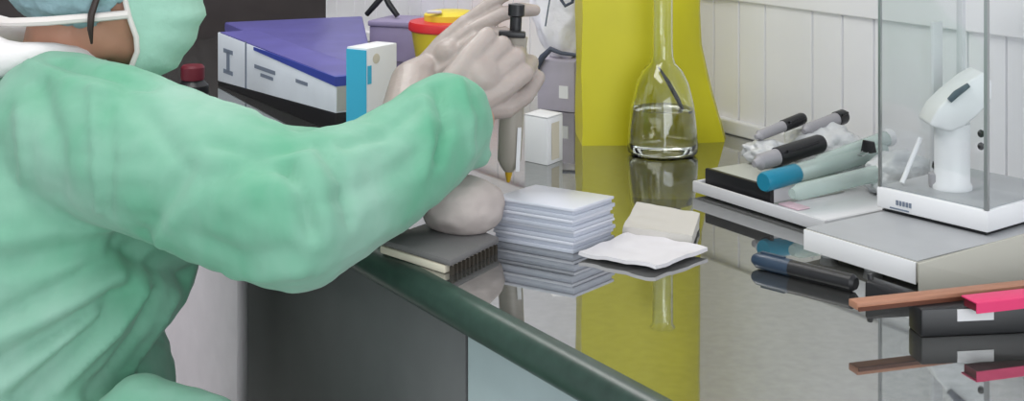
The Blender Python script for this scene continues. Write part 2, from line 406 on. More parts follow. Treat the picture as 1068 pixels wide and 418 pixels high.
for pts, w, a in STROKES:
    hs = []
    for (x0, y0), (x1, y1) in zip(pts[:-1], pts[1:]):
        for i in range(6):
            h = hit(x0+(x1-x0)*i/6, y0+(y1-y0)*i/6)
            if h is not None: hs.append(h)
    for p, q in zip(hs[:-1], hs[1:]):
        if (q-p).length < 0.06: SEG.append((p, q, w, a))
gm.update()
nv = [v.normal.copy() for v in gm.vertices]
newco = []
for v, nn in zip(gm.vertices, nv):
    p = v.co; best = {}
    for (a, q, w, d) in SEG:
        if abs(p.x-a.x) > .06 or abs(p.z-a.z) > .06 or abs(p.y-a.y) > .06: continue
        ab = q-a; tt = max(0, min(1, (p-a).dot(ab)/max(1e-9, ab.length_squared)))
        e = math.exp(-((p-(a+ab*tt)).length/w)**2)*d
        key = (w, d)
        if abs(e) > abs(best.get(key, 0)): best[key] = e
    disp = sum(best.values())
    q = Vector((p.x*9, p.y*9, p.z*14))
    disp += 0.0045*noise.noise(q) + 0.003*(abs(noise.noise(q*2.3+Vector((5, 1, 2))))-0.25)
    disp += 0.0015*noise.noise(q*5)
    newco.append(p+nn*disp)
for v, c in zip(gm.vertices, newco): v.co = c
gm.transform(Matrix.Translation(-O))
gown = link('gown', gm, M_gown, person, angle=180)

# collar, cap, mask, hair strand
ringc = Vector((-0.610, 1.757, 1.098)); pts = []; n = 28
c_ = MB()
for i in range(n+1):
    a = 2*math.pi*i/n
    pts.append(ringc + Vector((0.082*math.cos(a), 0.085*math.sin(a), -0.014*math.cos(a)+0.012)) + Vector((0, 0, 0.004*math.sin(5*a))))
c_.tube(pts, [0.021+0.003*math.sin(7*i) for i in range(n+1)], 10)
pbuild(c_, 'collar', M_collar)
cp = MB(); t = bmesh.new(); bmesh.ops.create_icosphere(t, subdivisions=6, radius=1.0)
for v in t.verts:
    d = v.co.normalized(); k = 1+0.035*noise.noise(d*7)+0.02*noise.noise(d*17)
    v.co = Vector((d.x*0.122*k-0.022, d.y*0.104*k, d.z*0.112*k+0.022))
kill = [v for v in t.verts if v.co.z < (-0.064+0.14*(v.co.x-0.01) if v.co.x < 0.01 else -0.064+1.3*(v.co.x-0.01))]
bmesh.ops.delete(t, geom=kill, context='VERTS')
rim = [e for e in t.edges if e.is_boundary]
r_ = bmesh.ops.extrude_edge_only(t, edges=rim)
for v in [x for x in r_['geom'] if isinstance(x, bmesh.types.BMVert)]:
    v.co.y *= 0.84; v.co.x = (v.co.x+0.02)*0.93-0.02; v.co.z -= 0.004
M4 = Matrix.Translation(HC) @ HR.to_4x4(); cp._add(t, M4)
pbuild(cp, 'cap', M_cap, angle=180)
# mask: pleated sheet curved around the lower face
PROF = [(0.112, 0.020), (0.125, -0.012), (0.131, -0.034), (0.127, -0.058), (0.120, -0.083), (0.108, -0.106), (0.088, -0.124), (0.060, -0.130)]
SIDE = [(0.040, -0.018), (0.044, -0.030), (0.050, -0.042), (0.058, -0.054), (0.064, -0.068), (0.067, -0.082), (0.066, -0.098), (0.060, -0.114)]
mk = MB(); t = bmesh.new(); rows = []; NT = 29
for j in range(8*3-2):
    fj = j/3; j0 = min(6, int(fj)); ff = fj-j0
    px_ = PROF[j0][0]*(1-ff)+PROF[j0+1][0]*ff; pz_ = PROF[j0][1]*(1-ff)+PROF[j0+1][1]*ff
    sx_ = SIDE[j0][0]*(1-ff)+SIDE[j0+1][0]*ff; sz_ = SIDE[j0][1]*(1-ff)+SIDE[j0+1][1]*ff
    row = []
    for i in range(NT):
        u_ = i/(NT-1)*2-1; A = u_*math.pi/2; cw = math.cos(A)**0.8
        pl = 0.0018*math.sin(fj*math.pi*1.3)*cw
        wid = 0.073 - 0.0022*fj
        row.append(t.verts.new(hd(sx_+(px_-sx_)*cw+pl, wid*math.sin(A), sz_+(pz_-sz_)*cw**1.3)))
    rows.append(row)
for a, b2 in zip(rows[:-1], rows[1:]):
    for i in range(NT-1): t.faces.new((a[i], a[i+1], b2[i+1], b2[i]))
bmesh.ops.recalc_face_normals(t, faces=t.faces[:])
bmesh.ops.solidify(t, geom=t.faces[:], thickness=0.0015)
mk._add(t); mask = pbuild(mk, 'face_mask', M_mask, angle=60)
sg = -1
e = MB(); e.tube([rows_p for rows_p in [hd(0.040, -0.0735, -0.018), hd(0.050, -0.070, -0.042), hd(0.063, -0.0665, -0.066), hd(0.067, -0.063, -0.084), hd(0.061, -0.058, -0.113)]], 0.0035, 8)
pbuild(e, 'binding', M_maskedge, mask)
e = MB(); e.tube([hd(0.048, -0.072, -0.040), hd(0.02, -0.083, -0.047), hd(-0.01, -0.092, -0.054), hd(-0.04, -0.094, -0.062), hd(-0.08, -0.085, -0.072), hd(-0.12, -0.055, -0.082), hd(-0.142, 0, -0.086)], 0.0055, 8, flat=1.0)
pbuild(e, 'tie', M_maskedge, mask)
e = MB(); e.tube([hd(0.012, -0.088, -0.02), hd(0.010, -0.094, -0.045), hd(0.012, -0.093, -0.062), hd(0.016, -0.088, -0.080)], [0.004, 0.0045, 0.004, 0.0015], 8)
pbuild(e, 'hair', M_hair)

# gloved hands
def hand(wrist, d, back, curls, thumb, side=1, cuff=None, scale=1.0, spread=0.0):
    """d: wrist->knuckles, back: out of the back of the hand, side: thumb side sign"""
    d = d.normalized(); back = (back-d*back.dot(d)).normalized(); s_ = back.cross(d)*side
    m = MB(); P = 0.088*scale
    def L(x, y, z): return wrist + d*x*scale + s_*y*scale + back*z*scale
    kn = [(0.088, 0.030), (0.092, 0.010), (0.088, -0.010), (0.080, -0.029)]      # index .. little
    ln = [(0.042, 0.026, 0.021), (0.046, 0.030, 0.023), (0.042, 0.028, 0.022), (0.034, 0.020, 0.019)]
    rr = [0.0105, 0.0108, 0.0103, 0.0093]
    for (kx, ky), l3, r, cu in zip(kn, ln, rr, curls):
        m.chain([(L(0.012, ky*0.55, 0), 0.0165*scale), (L(kx*0.6, ky*0.85, 0.002), 0.0145*scale), (L(kx, ky, 0.002), 0.0122*scale)])
        p = L(kx, ky, 0.002); a = 0.0; sp = spread*(ky/0.03)
        for q, (l, c) in enumerate(zip(l3, cu)):
            a += math.radians(c)
            dirv = (d*math.cos(a) - back*math.sin(a) + s_*sp*math.cos(a)).normalized()
            q2 = p + dirv*l*scale
            m.chain([(p, (r if q == 0 else r*0.95)*scale*1.05), (q2, r*scale*(0.98, 0.93, 0.82)[q])]); p = q2
    tp = [L(0.020, 0.022, -0.006)] + [L(*q) for q in thumb]
    m.chain(list(zip(tp, [0.0175*scale, 0.0140*scale, 0.0118*scale, 0.0098*scale])))
    m.ball(L(0.045, 0.0, -0.008), (0.03*scale,)*3)
    if cuff:
        m.chain([(wrist, 0.030*scale)] + cuff, sub=3, step=0.12)
    return link('glove', remesh(m, 0.0021, 3, O), M_latex, person, angle=180)
# near hand: fist closed round the pipette
PIP_T, PIP_B = at(541, -40, 1.765), at(530, 190, 1.765)
hand(wr_r+Vector((-0.026, 0.004, 0.022)), Vector((0.62, 0.40, 0.50)), Vector((0.25, -0.93, 0.22)),
     [(50, 75, 45), (58, 85, 45), (62, 88, 45), (64, 90, 45)],
     [(0.050, 0.046, -0.012), (0.080, 0.052, -0.020), (0.108, 0.048, -0.026)], side=-1,
     cuff=[(wr_r.lerp(el_r, 0.15), 0.036), (wr_r.lerp(el_r, 0.35), 0.040)], scale=1.08)
# far hand: reaching up beside it
hand(at(443, 80, 1.84), Vector((0.78, 0.05, 0.62)), Vector((-0.35, -0.60, 0.60)),
     [(2, 6, 6), (14, 22, 16), (34, 50, 30), (48, 64, 36)],
     [(0.045, 0.044, -0.016), (0.072, 0.050, -0.026), (0.098, 0.046, -0.034)], side=1,
     cuff=[(wr_l, 0.036), (el_l.lerp(wr_l, 0.72), 0.041), (el_l.lerp(wr_l, 0.5), 0.044)], scale=0.96)

# stool carrying the person
st = thing('lab_stool', 'round lab stool under the seated person in the green gown', 'stool', (HIP.x-0.02, HIP.y, 0))
MB().lathe([(0, 0.365), (0.16, 0.365), (0.18, 0.38), (0.18, 0.415), (0.16, 0.432), (0, 0.432)], 40).build('seat', M_black, st)
MB().lathe([(0, 0.06), (0.025, 0.06), (0.025, 0.37), (0, 0.37)], 20).build('column', M_steel, st)
for k in range(5):
    a = 2*math.pi*k/5
    MB().tube([(0, 0, 0.075), (0.26*math.cos(a), 0.26*math.sin(a), 0.05), (0.27*math.cos(a), 0.27*math.sin(a), 0.012)], [0.02, 0.014, 0.012]).build('leg', M_steel, st)

# micropipette in the fist
PD = (PIP_T-PIP_B).normalized(); PL = (PIP_T-PIP_B).length
pt = thing('micropipette', 'grey micropipette with black plunger and yellow tip held in the gloved fist', 'pipette', PIP_B)
RM = align(PD).to_4x4()
MB().lathe([(0.002, 0), (0.0045, 0.010), (0.0058, 0.022), (0, 0.023)], 20, RM).build('tip', M_tip, pt)
MB().lathe([(0, 0.014), (0.0062, 0.014), (0.0105, 0.020), (0.0150, 0.028), (0.0155, 0.07), (0.0150, 0.17), (0.0160, 0.185), (0, 0.19)], 24, RM).build('shaft', mat('pipette_grey', rgb(158, 152, 142), 0.35), pt)
MB().lathe([(0, 0.188), (0.0075, 0.188), (0.0075, 0.21), (0.0105, 0.212), (0.0105, 0.226), (0, 0.228)], 20, RM).build('plunger', M_black, pt)
MB().box(RM @ Vector((0.011, -0.0125, 0.045)), (0.005, 0.005, 0.055), rot=align(PD)).build('ejector', M_white, pt)
MB().box(RM @ Vector((-0.004, -0.016, 0.190)), (0.034, 0.014, 0.008), rot=align(PD), bevel=0.002).build('finger_hook', M_black, pt)

# ------------------------------------------------------------------ things along the back of the worktop
# tall yellow sack
yb = on(607, 152); yw = on(702, 151)
d = (yw-yb).normalized()
yt = thing('waste_sack', 'tall yellow waste sack standing behind the glass flask', 'sack', yb, ang(d))
yl = (yw-yb).length; t = bmesh.new(); rows = []
zs = [0, 0.008, 0.03, 0.07, 0.11, 0.15, 0.20, 0.28, 0.38, 0.50, 0.62, 0.74]
for z in zs:
    fl = max(0, 1-z/0.155)**1.0
    wr = yl+0.052+0.040*fl
    dep = 0.115
    out = [(0.000, 0.0), (yl*0.33, -0.001), (yl*0.66, -0.0), (yl*0.98, 0.002), (wr-0.008, 0.030-0.012*fl), (wr, 0.05), (wr-0.02, dep), (wr*0.5, dep+0.004), (0.012, dep), (0.0, dep*0.9)]
    rows.append([t.verts.new((x+0.0012*math.sin(z*40+y*30), y, z)) for x, y in out])
for a, b2 in zip(rows[:-1], rows[1:]):
    for i in range(len(a)): t.faces.new((a[i], a[(i+1) % len(a)], b2[(i+1) % len(a)], b2[i]))
t.faces.new(rows[0][::-1]); t.faces.new(rows[-1]); bmesh.ops.recalc_face_normals(t, faces=t.faces[:])
mb = MB(); mb._add(t); mb.build('sack_body', M_yellow, yt, angle=50)
MB().box((yl/2+0.025, 0.058, 0.745), (yl+0.06, 0.125, 0.012), bevel=0.004).build('rolled_top', M_yellow, yt)

# conical flask
fc = on(691, 161); fl = thing('conical_flask', 'clear glass conical flask part filled with clear liquid in front of the yellow sack', 'flask', fc)
outer = [(0, 0.0), (0.047, 0.0), (0.0530, 0.006), (0.0535, 0.016), (0.0520, 0.040), (0.0475, 0.076), (0.0395, 0.108), (0.0300, 0.127), (0.0195, 0.138), (0.0165, 0.147), (0.0155, 0.165), (0.0155, 0.255), (0.019, 0.260)]
inner = [(0.017, 0.2605), (0.0138, 0.255), (0.0138, 0.165), (0.0147, 0.147), (0.0178, 0.1365), (0.0285, 0.1255), (0.0378, 0.107), (0.0458, 0.075), (0.0503, 0.040), (0.0518, 0.016), (0.0510, 0.008), (0.046, 0.003), (0, 0.003)]
MB().lathe(outer+inner, 48).build('flask_body', M_glass, fl, angle=60)
MB().lathe([(0, 0.0033), (0.0455, 0.0033), (0.0505, 0.0082), (0.0513, 0.016), (0.0498, 0.040), (0.0462, 0.070), (0.0, 0.070)], 48).build('liquid', mat('clear_liquid', (0.92, 0.89, 0.84, 1), 0.0, ior=1.33, trans=1.0), fl, angle=60)

o = MB().tube([(-0.006, 0, 0.131), (0.008, 0, 0.110), (0.022, 0, 0.085), (0.033, 0, 0.062)], [0.004, 0.009, 0.010, 0.006], 14, flat=0.35).build('spatula', M_charcoal)  # added dark blade, shaped after the dark streak reflected in the glass
o.location = fc; tag(o, 'dark flat blade standing in for a dark reflection inside the clear flask', 'spatula')

# long white box with purple film top on a black base
A = on(227, 88); B = on(350, 138); d = (B-A).normalized(); q = Vector((-d.y, d.x, 0)); Lb = (B-A).length
bt = thing('carton', 'long white carton with blue and purple top on a black base, beside the face mask', 'box', A, ang(d))
dp = 0.075
MB().hull([(0, 0, 0), (Lb, 0, 0), (Lb, dp, 0), (0, dp, 0), (0, 0, 0.006), (0, dp, 0.006), (Lb, 0, 0.030), (Lb, dp, 0.030)], bevel=0.001).build('plinth', M_black, bt)
MB().hull([(0, 0, 0.007), (Lb, 0, 0.031), (Lb, dp, 0.031), (0, dp, 0.007), (0, 0, 0.103), (0, dp, 0.103), (Lb, 0, 0.088), (Lb, dp, 0.088)], bevel=0.0015).build('carton_body', M_cardw, bt)
MB().box((Lb+0.0008, dp/2, 0.059), (0.0016, dp-0.004, 0.05)).build('end_panel', M_cardg, bt)
MB().hull([(0.012, 0.001, 0.1025), (0.012, dp-0.001, 0.1025), (Lb-0.002, 0.001, 0.088), (Lb-0.002, dp-0.001, 0.088), (0.012, 0.001, 0.1045), (0.012, dp-0.001, 0.1045), (Lb-0.002, 0.001, 0.0905), (Lb-0.002, dp-0.001, 0.0905)]).build('lid', M_purple, bt)
MB().hull([(Lb*0.35, -0.0012, 0.091), (Lb+0.002, -0.0012, 0.075), (Lb+0.002, dp, 0.075), (Lb*0.35, dp, 0.091), (Lb*0.35, -0.0012, 0.097), (Lb+0.002, -0.0012, 0.0905), (Lb+0.002, dp, 0.0905), (Lb*0.35, dp, 0.097)]).build('lid_edge', M_blue, bt)
for x, z, w, h in ((0.060, 0.072, 0.05, 0.008), (0.060, 0.052, 0.016, 0.04), (0.060, 0.032, 0.05, 0.008), (0.25, 0.062, 0.10, 0.007), (0.26, 0.050, 0.06, 0.006), (0.42, 0.062, 0.05, 0.006)):
    MB().box((x, -0.0006, z), (w, 0.001, h)).build('printing', M_ink, bt, smooth=False)
MB().box((0.155, -0.0006, 0.058), (0.006, 0.001, 0.088)).build('fold_line', M_ink, bt, smooth=False)
# purple pouch lying behind it
c3 = [on(232, 24, 0.985), on(378, 18, 0.985), on(379, 74, 0.985), on(352, 78, 0.985)]
n2 = Vector((q.x, q.y, 0))*0.083
base = [A+n2+d*0.01, on(234, 23, 0.988), c3[1], c3[2]+n2*0.25, B+n2+d*0.01]
pp = base[0]; mb = MB()
pl = [(v.x-pp.x, v.y-pp.y) for v in base]
mb.prism(pl, 0.0, 0.088, bevel=0.004)
o = mb.build('plastic_pouch', M_purple); o.location = (pp.x, pp.y, BENCH)
tag(o, 'flat purple-blue plastic pack lying behind the long white carton', 'pack')

# white and cyan carton
A = on(373, 152); B = on(383, 157); C = on(414, 148)
d = (C-B).normalized(); L2 = (C-B).length
ct = thing('medicine_carton', 'small upright white carton with cyan side behind the raised green sleeve', 'box', B, ang(d))
MB().box((L2/2, 0.02, 0.078), (L2, 0.04, 0.156), bevel=0.0015).build('carton_body', M_white, ct)
MB().box((-0.0012, 0.02, 0.078), (0.002, 0.038, 0.150)).build('side_panel', M_cyan, ct)
for zz, hh in ((0.115, 0.028), (0.032, 0.026)): MB().box((0.005, -0.0006, zz), (0.009, 0.001, hh)).build('colour_band', M_cyan, ct)
MB().ball((0.022, -0.0005, 0.138), (0.009, 0.001, 0.008), sub=2).build('stain', M_cream, ct)

# violet-grey box and the black clip lying on it
A = on(385, 63); B = on(436, 66); d = (B-A).normalized(); L3 = (B-A).length
vt = thing('storage_box', 'plain violet-grey storage box between the purple pack and the yellow sharps tub', 'box', A, ang(d))
MB().box((L3/2, 0.06, 0.038), (L3, 0.12, 0.076), bevel=0.003).build('box_body', M_violet, vt)
MB().box((L3/2, 0.06, 0.082), (L3+0.006, 0.126, 0.012), bevel=0.003).build('lid', M_violet, vt)
kp = at(397, 10, A.y+0.05); kz = BENCH+0.088
ft = thing('tongs', 'black forked tongs lying on the violet-grey box', 'tongs', (kp.x, kp.y, kz), ang(d))
MB().tube([(-0.035, 0.0, 0.006), (-0.012, 0.0, 0.03), (0.004, 0.01, 0.05)], [0.006, 0.007, 0.006]).build('arm', M_black, ft)
MB().tube([(0.042, 0.0, 0.006), (0.022, 0.0, 0.03), (0.004, 0.01, 0.05)], [0.006, 0.007, 0.006]).build('arm', M_black, ft)
MB().ball((0.004, 0.01, 0.052), 0.009).build('hinge', M_steel, ft)

# sharps tub with red lid
sc = on(470, 80); ss = thing('sharps_tub', 'round yellow sharps tub with red rim lid behind the gloved hands', 'tub', sc)
rr = 45*sc.y/FPX
MB().lathe([(0, 0), (rr*0.70, 0), (rr*0.74, 0.004), (rr*0.92, 0.098), (0, 0.098)], 40).build('tub_body', M_yellow2, ss)
MB().lathe([(0, 0.095), (rr*0.94, 0.095), (rr*0.98, 0.098), (rr*0.98, 0.108), (rr*0.95, 0.114), (rr*0.74, 0.116), (0, 0.117)], 40).build('lid', M_red, ss)
MB().lathe([(0, 0.115), (rr*0.62, 0.115), (rr*0.62, 0.128), (rr*0.5, 0.134), (0, 0.135)], 40).build('flap', M_yellow2, ss)
MB().box((-rr*0.35, -rr*0.5, 0.137), (0.03, 0.012, 0.006), bevel=0.002).build('latch', M_offwhite, ss)

# grey lavender box carrying a crumpled white bag with a black cord
A = on(560, 114); B = on(599, 118); d = (B-A).normalized(); L4 = (B-A).length
gt = thing('dispenser_box', 'lavender-grey box beneath the crumpled white bag, left of the yellow sack', 'box', A, ang(d))
MB().box((L4/2, 0.04, 0.045), (L4, 0.08, 0.09), bevel=0.003).build('box_body', M_lav, gt)
MB().box((L4*0.72, -0.0006, 0.035), (0.018, 0.001, 0.022)).build('sticker', M_white, gt)
wb = A + d*L4*0.42 + Vector((-d.y, d.x, 0))*0.045; wb.z = BENCH+0.09
wt_ = thing('white_bag', 'crumpled white plastic bag with thin black cord, left of the yellow sack', 'bag', wb, ang(d))
t = bmesh.new(); bmesh.ops.create_icosphere(t, subdivisions=5, radius=1.0)
for v in t.verts:
    dd = v.co.normalized(); k = 1+0.12*noise.noise(dd*2.6)+0.05*abs(noise.noise(dd*6))
    z = max(-0.96, dd.z*k)
    v.co = Vector((max(-0.058, min(0.050, dd.x*0.066*k)), max(-0.04, min(0.05, dd.y*0.05*k)), (z+0.96)*0.125))
mb = MB(); mb._add(t); mb.build('bag_body', mat('bag_white', rgb(243, 241, 248), 0.5, var=0.06, vscale=25, bump=0.6, bscale=45), wt_, angle=60)
MB().tube([(0.046, -0.048, 0.20), (0.050, -0.052, 0.14), (0.044, -0.054, 0.105), (0.030, -0.054, 0.098), (0.022, -0.053, 0.107), (0.025, -0.052, 0.118)], 0.003, 8).build('cord', M_inkd, wt_)
MB().tube([(0.052, -0.046, 0.012), (0.020, -0.049, 0.014), (0.000, -0.051, 0.020), (-0.018, -0.050, 0.004), (-0.032, -0.050, -0.020), (-0.034, -0.048, -0.040)], [0.003, 0.0035, 0.005, 0.006, 0.006, 0.005], 8).build('drawstring', M_inkd, wt_)
MB().tube([(-0.004, -0.052, 0.20), (0.002, -0.055, 0.12), (-0.010, -0.053, 0.06)], 0.0016, 6).build('crease', M_ink, wt_)

# small white vial carton
A = on(547, 168); B = on(571, 173); C = on(587, 167)
d = (B-A).normalized(); q = (C-B).normalized()
vt = thing('vial_carton', 'small plain white carton standing below the gloved fist', 'box', B, 0)
a_ = A-B; c_ = C-B
MB().prism([(0, 0), (c_.x, c_.y), (a_.x+c_.x, a_.y+c_.y), (a_.x, a_.y)], 0.0, 0.068, bevel=0.0015).build('carton_body', M_white, vt)
MB().prism([(0.0, 0.0005), (c_.x*0.98, c_.y), ((a_.x+c_.x)*0.98, (a_.y+c_.y)), (a_.x*0.98, a_.y)], 0.0682, 0.0702, bevel=0.0005).build('flap', M_offwhite, vt)
MB().hull([(c_.x*0.25+0.0003, c_.y*0.25-0.0008, 0.006), (c_.x*0.75+0.0003, c_.y*0.75-0.0008, 0.006), (c_.x*0.25+0.0003, c_.y*0.25-0.0008, 0.060), (c_.x*0.75+0.0003, c_.y*0.75-0.0008, 0.060), (c_.x*0.5-0.001, c_.y*0.5+0.001, 0.03)]).build('label_strip', M_cream, vt)

# dark bottle with red cap behind the mask
rb = on(201, 112); rt = thing('reagent_bottle', 'dark bottle with dull red cap between the mask and the white carton', 'bottle', rb)
MB().lathe([(0, 0), (0.026, 0), (0.028, 0.004), (0.028, 0.040), (0.018, 0.050), (0.014, 0.054), (0, 0.054)], 28).build('bottle_body', M_black, rt)
MB().lathe([(0, 0.05), (0.020, 0.05), (0.021, 0.054), (0.021, 0.072), (0.018, 0.076), (0, 0.077)], 28).build('cap', M_darkred, rt)

# ------------------------------------------------------------------ middle of the worktop
# stack of well plates
C0 = on(598, 265); A0 = on(513, 250); B0 = on(641, 249)
dx = (A0-C0); dy = (B0-C0)
z = BENCH; PH = 0.0125; heights = [0.015]*4
LBL = ['white well plate at the bottom of the stack, on the worktop', 'white well plate second from the bottom of the stack', 'white well plate second from the top of the stack', 'white lidded well plate on top of the stack']
for k in range(4):
    jx = [0, 0.0015, -0.001, 0.0008][k]
    r0 = thing('well_plate', LBL[k], 'plate', (C0.x+jx, C0.y+jx*0.6, z+0.0001*k), 0, 'stacked well plates')
    def P(u, v): return (dx.x*u+dy.x*v, dx.y*u+dy.y*v)
    MB().prism([P(0, 0), P(0, 1), P(1, 1), P(1, 0)], 0, 0.0045, bevel=0.0008).build('skirt', M_plate, r0)
    MB().prism([P(.025, .035), P(.025, .965), P(.975, .965), P(.975, .035)], 0.0045, 0.0090, bevel=0.0006).build('plate_body', M_plate, r0)
    MB().prism([P(.008, .01), P(.008, .99), P(.992, .99), P(.992, .01)], 0.0090, 0.0124, bevel=0.0008).build('lid', mat('plate_lid', rgb(200, 202, 212), 0.25), r0)
    z += 0.01255

# white papers beside it
def sheet(name, pts, z, label, seed, curl=0.004, thick=0.0012, layers=1, m=M_paper):
    q4 = [on(x, y, z) for x, y in pts]; o0 = q4[0].copy(); o0.z = z
    NX = 16; t = bmesh.new(); g_ = []
    for i in range(NX+1):
        row = []
        for j in range(NX+1):
            u, v = i/NX, j/NX
            p = q4[0].lerp(q4[1], u).lerp(q4[3].lerp(q4[2], u), v)
            e_ = max(abs(u-.5), abs(v-.5))*2
            h = curl*(0.5+0.5*noise.noise(Vector((u*3+seed, v*3, 0))))*e_**2 + 0.0012*noise.noise(Vector((u*6, v*6, seed)))+0.0014
            row.append(t.verts.new((p.x-o0.x, p.y-o0.y, h)))
        g_.append(row)
    for i in range(NX):
        for j in range(NX): t.faces.new((g_[i][j], g_[i+1][j], g_[i+1][j+1], g_[i][j+1]))
    bmesh.ops.recalc_face_normals(t, faces=t.faces[:])
    bmesh.ops.solidify(t, geom=t.faces[:], thickness=thick)
    mb = MB(); mb._add(t); o = mb.build(name, m); o.location = o0
    tag(o, label, 'paper', 'loose papers on the worktop'); return o
sheet('paper_wipe', [(604, 266), (684, 281), (738, 262), (660, 244)], BENCH+0.004, 'rumpled white paper sheet on the worktop, beside the well plates', 1, 0.006, 0.004)
sheet('paper_wipe', [(650, 240), (722, 250), (730, 226), (664, 214)], BENCH+0.010, 'folded grey-white paper behind the rumpled white sheet, in front of the flask', 7, 0.006, 0.010, m=mat('greyish_paper', rgb(190, 186, 180), 0.7))

# dark pad with folded towel
c4 = [on(396, 264), on(470, 288), on(522, 262), on(462, 240)]
pz = 0.018; a0 = c4[0].copy()
pdt = thing('bench_pad', 'dark grey bench pad with cream edge lying at the worktop edge under the sleeve', 'pad', a0)
lp = [(v.x-a0.x, v.y-a0.y) for v in c4]
def ins(p, f): cx = sum(a for a, _ in lp)/4; cy = sum(b2 for _, b2 in lp)/4; return (cx+(p[0]-cx)*f, cy+(p[1]-cy)*f)
MB().prism([ins(p, 0.985) for p in lp], 0.009, 0.017, bevel=0.003).build('cover', M_pad, pdt)
MB().prism([lp[0], (lp[1][0]*0.92, lp[1][1]*0.92), ins(lp[2], .9), ins(lp[3], .95)], 0.0, 0.0088, bevel=0.002).build('lining', M_cream, pdt)
fr = MB(); v1 = Vector(lp[1]); v2 = Vector(lp[2])
for k in range(12):
    p = v1.lerp(v2, (k+0.6)/12.5); fr.box((p.x*0.985, p.y*0.985, 0.0045), (0.0032, 0.004, 0.009), rz=ang(v2-v1))
fr.build('fringe', M_fringe, pdt, smooth=False)
tc_ = on(479, 238, BENCH+0.018)
tw = MB(); q = (c4[2]-c4[1]).normalized(); w2 = (c4[0]-c4[1]).normalized()
base = Vector((tc_.x, tc_.y, 0))
t = bmesh.new(); bmesh.ops.create_icosphere(t, subdivisions=5, radius=1.0)
for v in t.verts:
    dd = v.co.normalized(); k = 1+0.08*noise.noise(dd*2.0+Vector((3, 0, 0)))+0.012*noise.noise(dd*5)
    sgn = lambda a, e_: math.copysign(abs(a)**e_, a)
    x, y = sgn(dd.x, .8)*0.046*k, sgn(dd.y, .8)*0.046*k
    zz = max(0.0, (dd.z*k*0.5+0.5)*0.066-0.008)
    w_ = q*x + Vector((-q.y, q.x, 0))*y
    v.co = Vector((w_.x, w_.y, zz))
tw._add(t); o = tw.build('folded_towel', M_towel, angle=60); o.location = (tc_.x+0.004, tc_.y+0.006, BENCH+0.0172)
tag(o, 'rounded beige-grey folded towel lying on the dark bench pad', 'towel')

# ------------------------------------------------------------------ tray with its pile
T0 = on(722, 203); T1 = on(860, 247); d = (T1-T0).normalized(); q = Vector((-d.y, d.x, 0)); TL = (T1-T0).length; TD = 0.27
tr = thing('tray', 'shallow white tray holding pens and plastic wrappers beside the flask', 'tray', T0, ang(d))
MB().box((TL/2, TD/2, 0.007), (TL-0.012, TD-0.012, 0.010), bevel=0.003).build('tray_floor', M_offwhite, tr)
rim = MB(); hh = 0.015
rim.box((TL/2, 0.003, 0.004+hh/2), (TL, 0.006, hh), bevel=0.0018).box((TL/2, TD-0.003, 0.004+hh/2), (TL, 0.006, hh), bevel=0.0018)
rim.box((0.003, TD/2, 0.004+hh/2), (0.006, TD-0.012, hh), bevel=0.0018).box((TL-0.003, TD/2, 0.004+hh/2), (0.006, TD-0.012, hh), bevel=0.0018)
rim.build('rim', mat('tray_grey', rgb(196, 196, 199), 0.4), tr)
MB().box((TL/2, TD/2, 0.001), (TL-0.03, TD-0.03, 0.002)).build('base', M_black, tr, smooth=False)
def tl(x, y, z): p = T0+d*x+q*y; return Vector((p.x, p.y, BENCH+z))
# notebook with black spine
nb = thing('notebook', 'grey notebook with black spine at the flask end of the white tray', 'notebook', tl(0.012, 0.012, 0.013), ang(d))
MB().box((0.062, 0.068, 0.010), (0.118, 0.116, 0.018), bevel=0.001).build('pages', M_paper, nb)
MB().box((0.062, 0.068, 0.0205), (0.124, 0.124, 0.003), bevel=0.001).box((0.062, 0.068, 0.0005), (0.124, 0.124, 0.001)).build('cover', mat('grey_cover', rgb(170, 172, 165), 0.4), nb)
MB().box((0.062, 0.0035, 0.0115), (0.126, 0.007, 0.024), bevel=0.002).build('spine', M_black, nb)
# crumpled wrappers that carry the pens
def wrapper(c, size, seed, label, m, rz=0.0):
    t = bmesh.new(); bmesh.ops.create_icosphere(t, subdivisions=5, radius=1.0)
    for v in t.verts:
        dd = v.co.normalized(); k = 1+0.22*noise.noise(dd*2.4+Vector((seed, 0, 0)))+0.10*abs(noise.noise(dd*6+Vector((0, seed, 0))))
        zz = max(-0.7, dd.z*k)
        v.co = Vector((dd.x*size[0]*k, dd.y*size[1]*k, (zz+0.7)*size[2]/1.8))
    mb = MB(); mb._add(t); o = mb.build('plastic_wrapper', m, angle=50); o.location = c; o.rotation_euler = (0, 0, rz)
    return tag(o, label, 'wrapper', 'plastic wrappers on the tray')
M_film = mat('grey_film', rgb(186, 188, 190), 0.3, var=0.10, vscale=40, bump=0.5, bscale=60)
wrapper(tl(0.040, 0.200, 0.013), (0.066, 0.048, 0.068), 2.0, 'crumpled grey plastic wrapper behind the grey notebook, under the pens', M_film, ang(d))
wrapper(tl(0.03, 0.105, 0.0352), (0.036, 0.026, 0.032), 8.0, 'small crumpled grey plastic wrapper lying on top of the grey notebook', M_film, ang(d))
wrapper(tl(0.178, 0.20, 0.013), (0.042, 0.048, 0.055), 5.0, 'crumpled clear-grey plastic wrapper near the glass balance case', M_film, ang(d))
